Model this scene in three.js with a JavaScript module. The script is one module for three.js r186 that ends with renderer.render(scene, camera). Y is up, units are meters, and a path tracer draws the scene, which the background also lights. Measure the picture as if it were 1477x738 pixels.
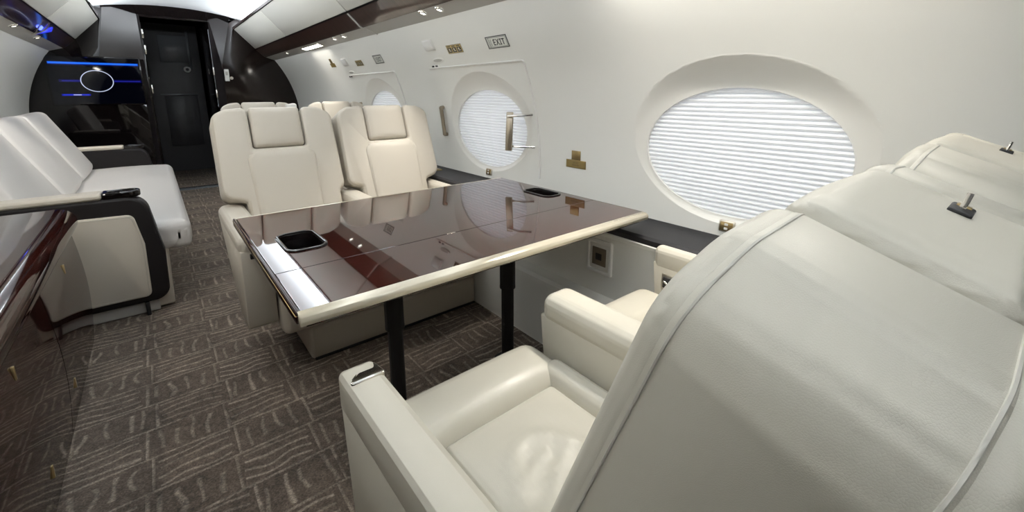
import * as THREE from 'three';
import { mergeGeometries, toCreasedNormals, mergeVertices } from 'three/addons/utils/BufferGeometryUtils.js';
import { RectAreaLightUniformsLib } from 'three/addons/lights/RectAreaLightUniformsLib.js';
import { ImprovedNoise } from 'three/addons/math/ImprovedNoise.js';

// ------------------------------------------------------------------ camera, sky, lights, exposure
const scene = new THREE.Scene();
const camera = new THREE.PerspectiveCamera(2 * Math.atan(369 / 624) * 180 / Math.PI, 1477 / 738, 0.02, 60);
camera.position.set(-0.28, 1.06, 0);
camera.lookAt(-0.28 + 0.620436, 1.06 - 0.211454, -0.755213);
camera.setViewOffset(1477, 738, 0, 100, 1477, 738);          // lens shift: the frame is cut from the lower part of the picture
const renderer = new THREE.WebGLRenderer({ antialias: true });
renderer.toneMapping = THREE.LinearToneMapping;
renderer.toneMappingExposure = 1.02;
renderer.shadowMap.enabled = true;
RectAreaLightUniformsLib.init();
scene.background = new THREE.Color().setRGB(1.6, 1.7, 1.85);       // bright overcast sky, seen only through the window shades

// long cove lamps on top of the overhead bins, shining up onto the ceiling
const COVE = 140, COVE_COL = new THREE.Color().setRGB(0.89, 0.95, 1.0);
const WASH = 36, WASH_COL = new THREE.Color().setRGB(1.0, 0.95, 0.865);
for (const s of [-1, 1]) {
  const l = new THREE.RectAreaLight(COVE_COL, COVE, 7.2, 0.03);
  l.position.set(s * 0.624, 1.799, -2.25);
  l.up.set(1, 0, 0); l.lookAt(s * 0.30, 1.99, -2.25);
  l.rotateZ(0); l.castShadow = true;
  l.name = 'cove_light';
  scene.add(l);
}

// ------------------------------------------------------------------ helpers
let seed = 7; const rnd = () => { seed = (seed * 1664525 + 1013904223) >>> 0; return seed / 4294967296; };
const noise = new ImprovedNoise();
const V = (x, y, z) => new THREE.Vector3(x, y, z);
const used = new Map();
function numbered(n) { const k = used.get(n) || 0; used.set(n, k + 1); return k ? n + '_' + String(k).padStart(3, '0') : n; }
function fin(g, crease = 0.7) {       // smooth normals with creases, and uv in metres by the main direction of each face
  g = g.index ? g.toNonIndexed() : g;
  for (const k of Object.keys(g.attributes)) if (k !== 'position') g.deleteAttribute(k);
  g = toCreasedNormals(g, crease);
  const p = g.attributes.position, uv = new Float32Array(p.count * 2), a = V(), b = V(), c = V();
  for (let i = 0; i < p.count; i += 3) {
    a.fromBufferAttribute(p, i); b.fromBufferAttribute(p, i + 1); c.fromBufferAttribute(p, i + 2);
    const n = b.clone().sub(a).cross(c.clone().sub(a)), ax = Math.abs(n.x), ay = Math.abs(n.y), az = Math.abs(n.z);
    [a, b, c].forEach((q, j) => {
      const [u, v] = ay >= ax && ay >= az ? [q.x, q.z] : ax >= az ? [q.z, q.y] : [q.x, q.y];
      uv[(i + j) * 2] = u; uv[(i + j) * 2 + 1] = v;
    });
  }
  g.setAttribute('uv', new THREE.BufferAttribute(uv, 2));
  return g;
}
const bare = (g) => { g = g.index ? g.toNonIndexed() : g; for (const k of Object.keys(g.attributes)) if (k !== 'position') g.deleteAttribute(k); return g; };
const join = (list) => mergeGeometries(list.map(bare));
function mesh(name, g, mat, parent, crease) {
  const m = new THREE.Mesh(g.userData.done ? g : fin(g, crease), mat);
  m.name = parent ? name : numbered(name); m.castShadow = true; m.receiveShadow = true;
  (parent || scene).add(m);
  return m;
}
function tag(o, label, category, group) { o.userData.label = label; o.userData.category = category; if (group) o.userData.group = group; return o; }
function struct(o) { o.userData.kind = 'structure'; return o; }
function thing(name, label, category, [x, y, z] = [0, 0, 0], group) {
  const o = new THREE.Group(); o.name = numbered(name); o.position.set(x, y, z); scene.add(o);
  return tag(o, label, category, group);
}
function structGroup(name) { const o = new THREE.Group(); o.name = numbered(name); scene.add(o); return struct(o); }
// rounded box, k steps on each rounding and m on each flat; fn may move every point
function rbox(w, h, d, r, { k = 4, m = 2, fn } = {}) {
  r = Math.min(r, w / 2 - 1e-4, h / 2 - 1e-4, d / 2 - 1e-4);
  const n = 2 * k + m, g = new THREE.BoxGeometry(1, 1, 1, n, n, n), p = g.attributes.position;
  const map = (t, L) => {             // t in -0.5..0.5
    const i = (t + 0.5) * n, s = L / 2;
    if (i <= k) return -s + r * (1 - Math.tan((1 - i / k) * Math.PI / 4));
    if (i >= n - k) return s - r * (1 - Math.tan((1 - (n - i) / k) * Math.PI / 4));
    return -s + r + (i - k) / m * (L - 2 * r);
  };
  const q = V(), c = V();
  for (let i = 0; i < p.count; i++) {
    q.set(map(p.getX(i), w), map(p.getY(i), h), map(p.getZ(i), d));
    c.set(THREE.MathUtils.clamp(q.x, -w / 2 + r, w / 2 - r), THREE.MathUtils.clamp(q.y, -h / 2 + r, h / 2 - r), THREE.MathUtils.clamp(q.z, -d / 2 + r, d / 2 - r));
    const e = q.clone().sub(c); if (e.lengthSq() > 1e-14) { e.setLength(r); q.copy(c).add(e); }
    if (fn) fn(q, w, h, d);
    p.setXYZ(i, q.x, q.y, q.z);
  }
  return bare(g);
}
const at = (g, x, y, z) => { g.translate(x, y, z); return g; };
const box = (x0, x1, y0, y1, z0, z1, r = 0.004, o) => at(rbox(Math.abs(x1 - x0), Math.abs(y1 - y0), Math.abs(z1 - z0), r, o || { k: 2, m: 1 }), (x0 + x1) / 2, (y0 + y1) / 2, (z0 + z1) / 2);
// polygon with rounded corners: pts [x, y, r]
function roundShape(pts, S = THREE.Shape) {
  const s = new S(), n = pts.length;
  for (let i = 0; i < n; i++) {
    const [x, y, r = 0] = pts[i], a = pts[(i + n - 1) % n], b = pts[(i + 1) % n];
    const da = new THREE.Vector2(a[0] - x, a[1] - y).normalize(), db = new THREE.Vector2(b[0] - x, b[1] - y).normalize();
    const ang = Math.acos(THREE.MathUtils.clamp(da.dot(db), -1, 1)), t = r > 0 ? r / Math.tan(ang / 2) : 0;
    const p0 = [x + da.x * t, y + da.y * t], p1 = [x + db.x * t, y + db.y * t];
    if (i === 0) s.moveTo(...p0); else s.lineTo(...p0);
    if (r > 0) {
      // circular fillet, sampled
      const bis = da.clone().add(db).normalize(), cdist = r / Math.sin(ang / 2), cx = x + bis.x * cdist, cy = y + bis.y * cdist;
      let a0 = Math.atan2(p0[1] - cy, p0[0] - cx), a1 = Math.atan2(p1[1] - cy, p1[0] - cx);
      let d = a1 - a0; while (d > Math.PI) d -= 2 * Math.PI; while (d < -Math.PI) d += 2 * Math.PI;
      for (let k = 1; k <= 8; k++) s.lineTo(cx + r * Math.cos(a0 + d * k / 8), cy + r * Math.sin(a0 + d * k / 8));
    }
  }
  s.closePath();
  return s;
}
// extrude a shape by total depth d (bevel included), centred on z = 0
function slab(shape, d, b = 0.004, seg = 3) {
  const g = new THREE.ExtrudeGeometry(shape, { depth: Math.max(d - 2 * b, 1e-4), bevelEnabled: b > 0, bevelSize: b, bevelOffset: -b, bevelThickness: b, bevelSegments: seg, curveSegments: 12 });
  g.translate(0, 0, -Math.max(d - 2 * b, 1e-4) / 2);
  return bare(g);
}
const tube = (pts, r, seg = 48, rs = 8, closed = false) => bare(new THREE.TubeGeometry(new THREE.CatmullRomCurve3(pts.map((p) => p.isVector3 ? p : V(...p)), closed, 'catmullrom', 0.5), seg, r, rs, closed));
const cyl = (r0, r1, h, n = 24) => bare(new THREE.CylinderGeometry(r0, r1, h, n));
function grid(nu, nv, f) {
  const P = [], I = [];
  for (let j = 0; j <= nv; j++) for (let i = 0; i <= nu; i++) { const p = f(i / nu, j / nv); P.push(p.x, p.y, p.z); }
  for (let j = 0; j < nv; j++) for (let i = 0; i < nu; i++) { const a = j * (nu + 1) + i, b = a + 1, c = a + nu + 1, d = c + 1; I.push(a, b, d, a, d, c); }
  const g = new THREE.BufferGeometry(); g.setAttribute('position', new THREE.Float32BufferAttribute(P, 3)); g.setIndex(I);
  return bare(g);
}
// long profile along z from a list of [x, y], optionally closed
function along(profile, z0, z1, nz = 1, close = false) {
  const pr = close ? [...profile, profile[0]] : profile;
  const g = [grid(nz, pr.length - 1, (u, v) => { const [x, y] = pr[Math.round(v * (pr.length - 1))]; return V(x, y, z0 + (z1 - z0) * u); })];
  if (close) for (const z of [z0, z1]) { const s = new THREE.ShapeGeometry(new THREE.Shape(profile.map(([x, y]) => new THREE.Vector2(x, y)))); s.translate(0, 0, z); g.push(bare(s)); }
  return join(g);
}

// ------------------------------------------------------------------ textures and materials
function dataTex(n, m, f, srgb) {
  const d = new Uint8Array(n * m * 4);
  for (let j = 0; j < m; j++) for (let i = 0; i < n; i++) { const c = f(i, j); for (let k = 0; k < 3; k++) d[(j * n + i) * 4 + k] = Math.max(0, Math.min(255, c[k])); d[(j * n + i) * 4 + 3] = 255; }
  const t = new THREE.DataTexture(d, n, m); t.wrapS = t.wrapT = THREE.RepeatWrapping; t.magFilter = THREE.LinearFilter; t.minFilter = THREE.LinearMipmapLinearFilter; t.generateMipmaps = true;
  if (srgb) t.colorSpace = THREE.SRGBColorSpace; t.needsUpdate = true; return t;
}
// tileable value noise
function tileNoise(n, cells, s) {
  let q = s; const r = () => { q = (q * 1664525 + 1013904223) >>> 0; return q / 4294967296; };
  const L = Array.from({ length: cells * cells }, r), sm = (t) => t * t * (3 - 2 * t);
  return (x, y) => { const u = x / n * cells, v = y / n * cells, i = Math.floor(u), j = Math.floor(v), a = sm(u - i), b = sm(v - j), g = (p, w) => L[((w % cells + cells) % cells) * cells + ((p % cells + cells) % cells)]; return (g(i, j) * (1 - a) + g(i + 1, j) * a) * (1 - b) + (g(i, j + 1) * (1 - a) + g(i + 1, j + 1) * a) * b; };
}
// leather grain: cells with dark creases between them
function leatherTex() {
  const n = 512, cells = 64, pts = []; let q = 11; const r = () => { q = (q * 1664525 + 1013904223) >>> 0; return q / 4294967296; };
  for (let i = 0; i < cells * cells; i++) pts.push([r(), r()]);
  const big = tileNoise(n, 9, 3);
  return dataTex(n, n, (i, j) => {
    const u = i / n * cells, v = j / n * cells, a = Math.floor(u), b = Math.floor(v); let d1 = 9, d2 = 9;
    for (let y = -1; y <= 1; y++) for (let x = -1; x <= 1; x++) { const p = pts[((b + y + cells) % cells) * cells + (a + x + cells) % cells], d = Math.hypot(a + x + p[0] - u, b + y + p[1] - v); if (d < d1) { d2 = d1; d1 = d; } else if (d < d2) d2 = d; }
    const e = Math.min(1, (d2 - d1) * 3), g = 80 + 130 * Math.sqrt(e) + 45 * (big(i, j) - 0.5);
    return [g, g, g];
  });
}
const LT = leatherTex();
const rep = (t, x, y = x) => { const c = t.clone(); c.repeat.set(x, y); c.needsUpdate = true; return c; };
const std = (r, g, b, rough, extra = {}) => new THREE.MeshStandardMaterial({ color: new THREE.Color().setRGB(r, g, b), roughness: rough, metalness: 0, side: THREE.DoubleSide, ...extra });
const phy = (r, g, b, rough, extra = {}) => new THREE.MeshPhysicalMaterial({ color: new THREE.Color().setRGB(r, g, b), roughness: rough, metalness: 0, side: THREE.DoubleSide, ...extra });
// wood: long streaks with figure
function woodTex(seedN, dark, light, W = 1024, H = 512) {
  const a = tileNoise(W, 8, seedN), b = tileNoise(W, 32, seedN + 1), c = tileNoise(W, 128, seedN + 2);
  return dataTex(W, H, (i, j) => {
    const w = (a(i, j * 2) - 0.5) * 60, g = 0.5 * b(i * 0.25, j * 6 + w) + 0.5 * c(i * 0.25, j * 8 + w), t = Math.min(1, Math.max(0, g * 1.4 - 0.2 + 0.35 * (a(i, j) - 0.5)));
    return [0, 1, 2].map((k) => dark[k] + (light[k] - dark[k]) * t);
  }, true);
}
// carpet: blocks of wavy ribs, lengthwise and crosswise by turns; the tile holds 2 x 2 blocks twice (0.8 m x 0.58 m)
function carpetTex() {
  const W = 1024, H = 768, cw = W / 4, ch = H / 4, big = tileNoise(W, 6, 21), fine = tileNoise(W, 256, 22), mid = tileNoise(W, 48, 23), wob = tileNoise(W, 10, 24);
  const jit = []; let q = 5; const r = () => { q = (q * 1664525 + 1013904223) >>> 0; return q / 4294967296; };
  for (let i = 0; i < 16 * 16; i++) jit.push(r());
  const h = new Float32Array(W * H);
  for (let j = 0; j < H; j++) for (let i = 0; i < W; i++) {
    const cj = Math.floor(j / ch), i2 = ((i + (jit[cj * 3] - 0.5) * 50) % W + W) % W, ci = Math.floor(i2 / cw), x = i2 - ci * cw, y = j - cj * ch, id = (cj * 4 + ci) * 16;
    let v = 0; const line = (d, w, s) => { v = Math.max(v, s * Math.max(0, 1 - (d / w) * (d / w))); };
    const wv = (wob(i * 1.3, j * 1.3) - 0.5) * 30;
    if ((ci + cj) % 2) {                                   // ribs across the aisle
      for (let k = 0; k < 4; k++) { const yy = (k + 0.75) * ch / 4.3 + wv + (jit[id + k] - 0.5) * 6, e0 = 12 + jit[id + k + 5] * 16, e1 = cw - 10 - jit[id + k + 9] * 16; if (x > e0 && x < e1) line(Math.abs(y - yy), 8, 0.55 + 0.4 * jit[id + k + 3]); }
    } else {                                               // ribs along the aisle
      for (let k = 0; k < 4; k++) { const xx = (k + 0.75) * cw / 4.5 + wv * 1.1 + (jit[id + k] - 0.5) * 22, e0 = 8 + jit[id + k + 4] * ch * 0.30, e1 = ch - 8 - jit[id + k + 7] * ch * 0.22; if (y > e0 && y < e1) line(Math.abs(x - xx), 9.5, 0.5 + 0.4 * jit[id + k + 2]); }
    }
    const br = Math.min(1, 0.35 + wob(i * 2.2 + 300, j * 2.2 + 90)); line(Math.abs(x - 4 + wv * 0.25), 9, 0.85 * br); line(Math.abs(y - 5 + wv * 0.25), 9, 0.85 * br);
    h[j * W + i] = v;
  }
  const col = dataTex(W, H, (i, j) => {
    const v = h[j * W + i], n = 0.72 + 0.4 * fine(i, j) + 0.22 * (mid(i, j) - 0.5) + 0.22 * (big(i, j) - 0.5);
    return [(99 + 58 * v) * n, (87 + 57 * v) * n, (76 + 54 * v) * n];
  }, true);
  const bump = dataTex(W, H, (i, j) => { const g = 70 + 120 * h[j * W + i] + 60 * fine(i, j); return [g, g, g]; });
  return { col, bump };
}
const CT = carpetTex();
for (const t of [CT.col, CT.bump]) { t.repeat.set(1 / 0.82, 1 / 0.58); t.offset.set(0.26, 0.12); }
const weave = (() => { const a = tileNoise(256, 128, 41), b = tileNoise(256, 12, 42); return dataTex(256, 256, (i, j) => { const g = 120 + 90 * (a(i, j) - 0.5) + 30 * (b(i, j) - 0.5); return [g, g, g]; }); })();

const M = {
  wall: std(0.80, 0.795, 0.75, 0.45),
  wallRough: std(0.74, 0.735, 0.70, 0.6, { bumpMap: rep(weave, 9), bumpScale: 0.0003 }),
  surround: std(0.80, 0.79, 0.745, 0.42),
  ceiling: std(0.80, 0.81, 0.82, 0.6),
  bin: std(0.60, 0.585, 0.53, 0.5, { bumpMap: rep(weave, 7), bumpScale: 0.0003 }),
  psu: std(0.47, 0.455, 0.42, 0.42),
  leather: phy(0.55, 0.515, 0.43, 0.42, { bumpMap: rep(LT, 13), bumpScale: 0.00013, specularIntensity: 0.8 }),
  leatherWarm: phy(0.57, 0.52, 0.44, 0.42, { bumpMap: rep(LT, 11), bumpScale: 0.0003, specularIntensity: 0.8 }),
  seatLeather: phy(0.53, 0.50, 0.42, 0.19, { bumpMap: rep(LT, 9), bumpScale: 0.00025 }),
  pearl: phy(0.66, 0.63, 0.60, 0.30, { bumpMap: rep(LT, 12), bumpScale: 0.0002 }),
  piping: std(0.50, 0.475, 0.41, 0.45),
  darkLeather: phy(0.011, 0.009, 0.009, 0.5, { bumpMap: rep(LT, 12), bumpScale: 0.0002, specularIntensity: 0.5 }),
  slateLeather: phy(0.021, 0.020, 0.022, 0.5, { specularIntensity: 0.6, bumpMap: rep(LT, 12), bumpScale: 0.0003 }),
  wood: phy(1, 1, 1, 0.04, { map: rep(woodTex(61, [26, 9, 7], [52, 21, 15]), 0.9, 2.2), ior: 1.62 }),
  woodTop: phy(1, 1, 1, 0.03, { map: rep(woodTex(71, [38, 14, 10], [66, 27, 20]), 1.0, 2.0), ior: 2.0, clearcoat: 0.3, clearcoatRoughness: 0.015 }),
  woodStrip: phy(1, 1, 1, 0.35, { map: rep(woodTex(81, [32, 18, 15], [78, 56, 48]), 0.6, 5), clearcoat: 1, clearcoatRoughness: 0.06 }),
  black: phy(0.006, 0.0045, 0.0045, 0.035, { ior: 1.45 }),
  brownPanel: phy(0.010, 0.006, 0.005, 0.10, { ior: 1.4 }),
  satinBlack: phy(0.016, 0.013, 0.013, 0.30, { ior: 1.5 }),
  blackMetal: std(0.006, 0.006, 0.007, 0.5),
  dark: std(0.012, 0.011, 0.011, 0.6),
  chrome: std(0.72, 0.70, 0.66, 0.16, { metalness: 1 }),
  satin: std(0.62, 0.58, 0.50, 0.34, { metalness: 1 }),
  bronze: std(0.36, 0.31, 0.24, 0.36, { metalness: 0.9 }),
  socketBrown: std(0.17, 0.135, 0.095, 0.45),
  gold: std(0.55, 0.43, 0.22, 0.32, { metalness: 1 }),
  brass: std(0.30, 0.22, 0.10, 0.38, { metalness: 0.9 }),
  creamTrim: phy(0.66, 0.60, 0.47, 0.22, { metalness: 0.35, clearcoat: 0.6, clearcoatRoughness: 0.1 }),
  whitePlastic: std(0.78, 0.77, 0.74, 0.4),
  shade: phy(0.92, 0.925, 0.935, 0.9, { transmission: 0.16, thickness: 0 }),
  glass: phy(1, 1, 1, 0.0, { transmission: 1, thickness: 0, ior: 1.45 }),
  carpet: std(1, 1, 1, 0.95, { map: CT.col, bumpMap: CT.bump, bumpScale: 0.004 }),
  cabinetGrey: std(0.05, 0.05, 0.053, 0.45),
  greyPanel: phy(0.16, 0.17, 0.185, 0.25),
  lampGlow: std(0.9, 0.9, 0.88, 0.4, { emissive: new THREE.Color().setRGB(1, 0.95, 0.85), emissiveIntensity: 6 }),
  coveGlow: std(0.9, 0.9, 0.9, 0.4, { emissive: new THREE.Color().setRGB(0.9, 0.96, 1), emissiveIntensity: 3 }),
  blueGlow: std(0.02, 0.02, 0.2, 0.3, { emissive: new THREE.Color().setRGB(0.03, 0.05, 1.0), emissiveIntensity: 0.7 }),
};
function canvasMat(w, h, draw, extra = {}) {
  const c = document.createElement('canvas'); c.width = w; c.height = h; const x = c.getContext('2d'); draw(x, w, h);
  const t = new THREE.CanvasTexture(c); t.colorSpace = THREE.SRGBColorSpace; t.anisotropy = 8;
  return { t, m: new THREE.MeshStandardMaterial({ map: t, roughness: 0.4, side: THREE.DoubleSide, ...extra }) };
}
// a flat print: a plane with its own 0..1 uv
function printPlane(name, w, h, mat, parent, x = 0, y = 0, z = 0.0008) {
  const g = new THREE.PlaneGeometry(w, h); g.userData.done = true;
  const m = new THREE.Mesh(g, mat); m.name = name; m.position.set(x, y, z); m.receiveShadow = true; parent.add(m); return m;
}

// ------------------------------------------------------------------ cabin shell
const R = 1.16, YC = 0.76, D = Math.PI / 180, Z0 = 1.7, Z1 = -5.95;
const onWall = (z, th, dr = 0, side = 1) => V(side * (R + dr) * Math.cos(th * D), YC + (R + dr) * Math.sin(th * D), z);

{ // floor
  const g = grid(1, 1, (u, v) => V(-1.25 + 2.5 * u, 0, Z0 + 0.1 + (Z1 - 0.15 - Z0 - 0.1) * v));
  const f = struct(mesh('floor', g, M.carpet)); f.userData.label = 'dark brown carpet with lighter wavy ribs in woven blocks';
  const s = mesh('floor_base', box(-1.3, 1.3, -0.08, -0.004, -8.2, Z0 + 0.15, 0.002), M.dark, f);
}

// window places along the right wall
const WIN = [-0.622, -1.955, -3.33], WA = 0.376, WT = 13.75, WTC = 7.25;      // outer oval: half length, half angle, centre angle
const IA = 0.322, IB = 0.214, IY = 0.865;                                     // inner oval
const shadeX = (y) => 1.172 - (y - 0.65) * 0.05;
const outer = (zc, a, k = 1) => onWall(zc + k * WA * Math.cos(a), WTC + k * WT * Math.sin(a));
const inner = (zc, a, k = 1, dx = 0) => { const y = IY + k * IB * Math.sin(a); return V(shadeX(y) + dx, y, zc + k * IA * Math.cos(a)); };
{ // right wall: cells with an oval opening, plain cells between
  const T0 = -12, T1 = 37, parts = [], NA = 96;
  const cells = WIN.map((z) => [z - 0.55, z + 0.55, z]);
  const plain = (za, zb) => parts.push(grid(2, 40, (u, v) => onWall(za + (zb - za) * u, T0 + (T1 - T0) * v)));
  let last = Z0;
  for (const [a, b, zc] of cells) {
    plain(b, last); last = a;
    // rays from the oval to the cell's border
    const angs = []; for (let i = 0; i < NA; i++) angs.push(i / NA * 2 * Math.PI);
    for (const [cz, ct] of [[0.55, T1], [-0.55, T1], [0.55, T0], [-0.55, T0]]) angs.push((Math.atan2((ct - WTC) / WT, cz / WA) + 2 * Math.PI) % (2 * Math.PI));
    angs.sort((p, q) => p - q); angs.push(angs[0] + 2 * Math.PI);
    const rim = (ang) => { const dz = WA * Math.cos(ang), dt = WT * Math.sin(ang); const k = Math.min(0.55 / Math.max(1e-9, Math.abs(dz)), (dt > 0 ? T1 - WTC : WTC - T0) / Math.max(1e-9, Math.abs(dt))); return k; };
    parts.push(grid(angs.length - 1, 14, (u, v) => { const ang = angs[Math.round(u * (angs.length - 1))], k = 1 + (rim(ang) - 1) * v; return onWall(zc + k * WA * Math.cos(ang), WTC + k * WT * Math.sin(ang)); }));
  }
  plain(Z1, last);
  const w = struct(mesh('wall_right', join(parts), M.wall, null, 0.5)); w.userData.label = 'white curved cabin side wall with oval windows';
  // outer skin, open behind the windows
  const sk = [], RO = 0.13;
  last = Z0;
  const plain2 = (za, zb) => sk.push(grid(2, 60, (u, v) => onWall(za + (zb - za) * u, -60 + 150 * v, RO)));
  for (const zc of WIN) {
    const h = 0.36;
    plain2(zc + h, last); last = zc - h;
    for (const [t0, t1] of [[-60, -6], [16, 90]]) sk.push(grid(2, 24, (u, v) => onWall(zc - h + 2 * h * u, t0 + (t1 - t0) * v, RO)));
  }
  plain2(-8.2, last);
  mesh('outer_skin', join(sk), M.wall, w, 0.5);
}
WIN.forEach((zc, i) => { // windows: scooped oval surround, pleated shade, pane
  const w = structGroup('window_' + (i + 1));
  w.userData.label = ['oval window with closed white pleated shade beside the near seats', 'oval window with closed pleated shade set in the exit hatch beside the table', 'oval window with closed pleated shade beyond the far seats'][i];
  const prof = [[0, 0], [0.02, 0.003], [0.05, 0.02], [0.10, 0.09], [0.2, 0.24], [0.35, 0.47], [0.5, 0.66], [0.65, 0.81], [0.8, 0.92], [0.92, 0.985], [1, 1], [1.0, 1.12], [1.0, 1.5]];
  mesh('surround', grid(128, prof.length - 1, (u, v) => {
    const [t, e] = prof[Math.round(v * (prof.length - 1))], a = u * 2 * Math.PI, o = outer(zc, a), n = inner(zc, a);
    return V(o.x + (n.x - o.x) * Math.min(e, 1) + Math.max(0, e - 1) * 0.03, o.y + (n.y - o.y) * t, o.z + (n.z - o.z) * t);
  }), M.surround, w, 0.6);
  mesh('rim', bare(new THREE.TubeGeometry(new THREE.CatmullRomCurve3(Array.from({ length: 64 }, (_, k) => inner(zc, k / 64 * 2 * Math.PI, 1.0, 0.003)), true), 160, 0.0035, 6, true)), M.whitePlastic, w);
  const NP = 31, H = IB * 2 + 0.05;
  const pts = []; for (let k = 0; k < NP; k++) for (const [f, dx] of [[0, 0.020], [0.18, 0.0125], [0.5, 0.0105], [0.82, 0.0125]]) { const y = IY - H / 2 + H * (k + f) / NP; pts.push([shadeX(y) + dx, y]); }
  mesh('pleated_shade', along(pts, zc - IA - 0.02, zc + IA + 0.02, 1), M.shade, w, 0.2).userData.label = 'white pleated fabric shade pulled shut';
  // sleeve from the cabin lining to the skin
  mesh('sleeve', grid(64, 1, (u, v) => inner(zc, u * 2 * Math.PI, 1.1, 0.03 + 0.07 * v)), M.whitePlastic, w);
  mesh('pane', grid(48, 2, (u, v) => inner(zc, u * 2 * Math.PI, Math.max(0.001, v * 1.08), 0.075)), M.glass, w);
});
{ // left wall
  const g = join([grid(2, 60, (u, v) => onWall(Z1 + (Z0 - Z1) * u, -45 + 82 * v, 0, -1)), grid(2, 60, (u, v) => onWall(-8.2 + (Z0 + 8.2) * u, -60 + 150 * v, 0.13, -1))]);
  struct(mesh('wall_left', g, M.wall, null, 0.5)).userData.label = 'plain white curved side wall behind the sofa';
}
{ // ceiling: shallow vault between the bins, and the roof above it
  const g = join([grid(2, 32, (u, v) => { const a = (v - 0.5) * 2; return V(a * 0.70, 1.935 - 0.085 * a * a, Z1 - 0.02 + (Z0 - Z1 + 0.02) * u); }), grid(1, 1, (u, v) => V(-1.3 + 2.6 * u, 2.08, -8.2 + (Z0 + 8.4) * v))]);
  struct(mesh('ceiling', g, M.ceiling, null, 0.5)).userData.label = 'pale vaulted ceiling panel lit by hidden cove lamps';
}
{ // wall behind the camera
  const g = box(-1.3, 1.3, -0.02, 2.08, Z0, Z0 + 0.06, 0.002);
  struct(mesh('wall_back', g, M.wood)).userData.label = 'dark wood rear cabin wall';
}

// overhead bins, service rails and cove lamps
const binTop = [0.552, 1.762], binBot = [0.752, 1.552], railBot = [0.842, 1.470], psuOut = [0.952, 1.437];
const binCuts = [Z0, 0.35, -1.27, -2.885, -4.45, Z1];
const binWord = ['behind the near seats', 'above the near seats', 'above the table', 'above the far seats', 'next to the dark bulkhead'];
for (const s of [1, -1]) {
  for (let k = 0; k < 5; k++) {
    const za = binCuts[k] - 0.008, zb = binCuts[k + 1] + 0.008, side = s > 0 ? 'window side' : 'sofa side';
    const t = thing('overhead_bin', `cream overhead bin ${binWord[k]}, ${side}`, 'overhead bin', [0, 0, 0], 'overhead bins');
    const P = (pts) => pts.map(([x, y]) => [s * x, y]);
    const dx = binBot[0] - binTop[0], dy = binBot[1] - binTop[1], L = Math.hypot(dx, dy), nx = -dy / L, ny = dx / L;   // outward of the door is (-nx, -ny)
    // door: thin board with rounded edges following the slope
    const door = rbox(L - 0.016, 0.018, Math.abs(za - zb), 0.006, { k: 2, m: 1 });
    door.rotateZ(Math.atan2(dy, dx)); door.translate((binTop[0] + binBot[0]) / 2 + nx * 0.009, (binTop[1] + binBot[1]) / 2 + ny * 0.009, (za + zb) / 2);
    if (s < 0) door.scale(-1, 1, 1);
    mesh('door', door, M.bin, t);
    mesh('carcass', along(P([[binTop[0] + 0.012, binTop[1] + 0.012], [binBot[0] + 0.02, binBot[1] + 0.012], [0.93, 1.50], [0.93, 1.60], [0.65, 1.775], [0.565, 1.775]]), zb - 0.008, za + 0.008, 1, true), M.dark, t, 0.4);
    mesh('top_edge', along(P([[binTop[0] - 0.004, binTop[1] - 0.004], [binTop[0] - 0.006, binTop[1] + 0.018], [binTop[0] + 0.008, binTop[1] + 0.026], [binTop[0] + 0.016, binTop[1] + 0.014]]), zb - 0.006, za + 0.006, 1, true), M.woodStrip, t, 0.4);
  }
  const r = thing('service_rail', `dark glossy wood rail under the overhead bins, ${s > 0 ? 'window side' : 'sofa side'}`, 'rail');
  const P = (pts) => pts.map(([x, y]) => [s * x, y]);
  mesh('wood_strip', along(P([[binBot[0], binBot[1] - 0.002], [0.79, 1.514], [0.828, 1.477], [railBot[0], railBot[1]], [railBot[0] + 0.012, 1.49], [binBot[0] + 0.02, 1.56]]), Z1, Z0, 1, true), M.woodStrip, r, 0.6);
  mesh('lamp_panel', along(P([[railBot[0], railBot[1] + 0.002], [psuOut[0], psuOut[1]], [psuOut[0] + 0.01, psuOut[1] + 0.03], [railBot[0] + 0.01, railBot[1] + 0.02]]), Z1, Z0, 1, true), M.psu, r, 0.3);
  mesh('seam_strip', along(P([[binBot[0] - 0.002, binBot[1] - 0.006], [0.788, 1.510], [0.826, 1.473], [0.842, 1.466], [0.95, 1.434], [0.952, 1.445], [0.80, 1.53], [binBot[0] + 0.01, binBot[1]]]), -2.893, -2.877, 1, true), M.psu, r, 0.4);
  const c = thing('cove_lamp', `long hidden cove lamp on top of the bins, ${s > 0 ? 'window side' : 'sofa side'}`, 'lamp');
  mesh('glow_strip', box(s * 0.610, s * 0.638, 1.782, 1.793, -5.86, 1.36, 0.002), M.coveGlow, c);
  mesh('tray', box(s * 0.600, s * 0.648, 1.776, 1.782, -5.88, 1.38, 0.001), M.psu, c);
}

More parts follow.
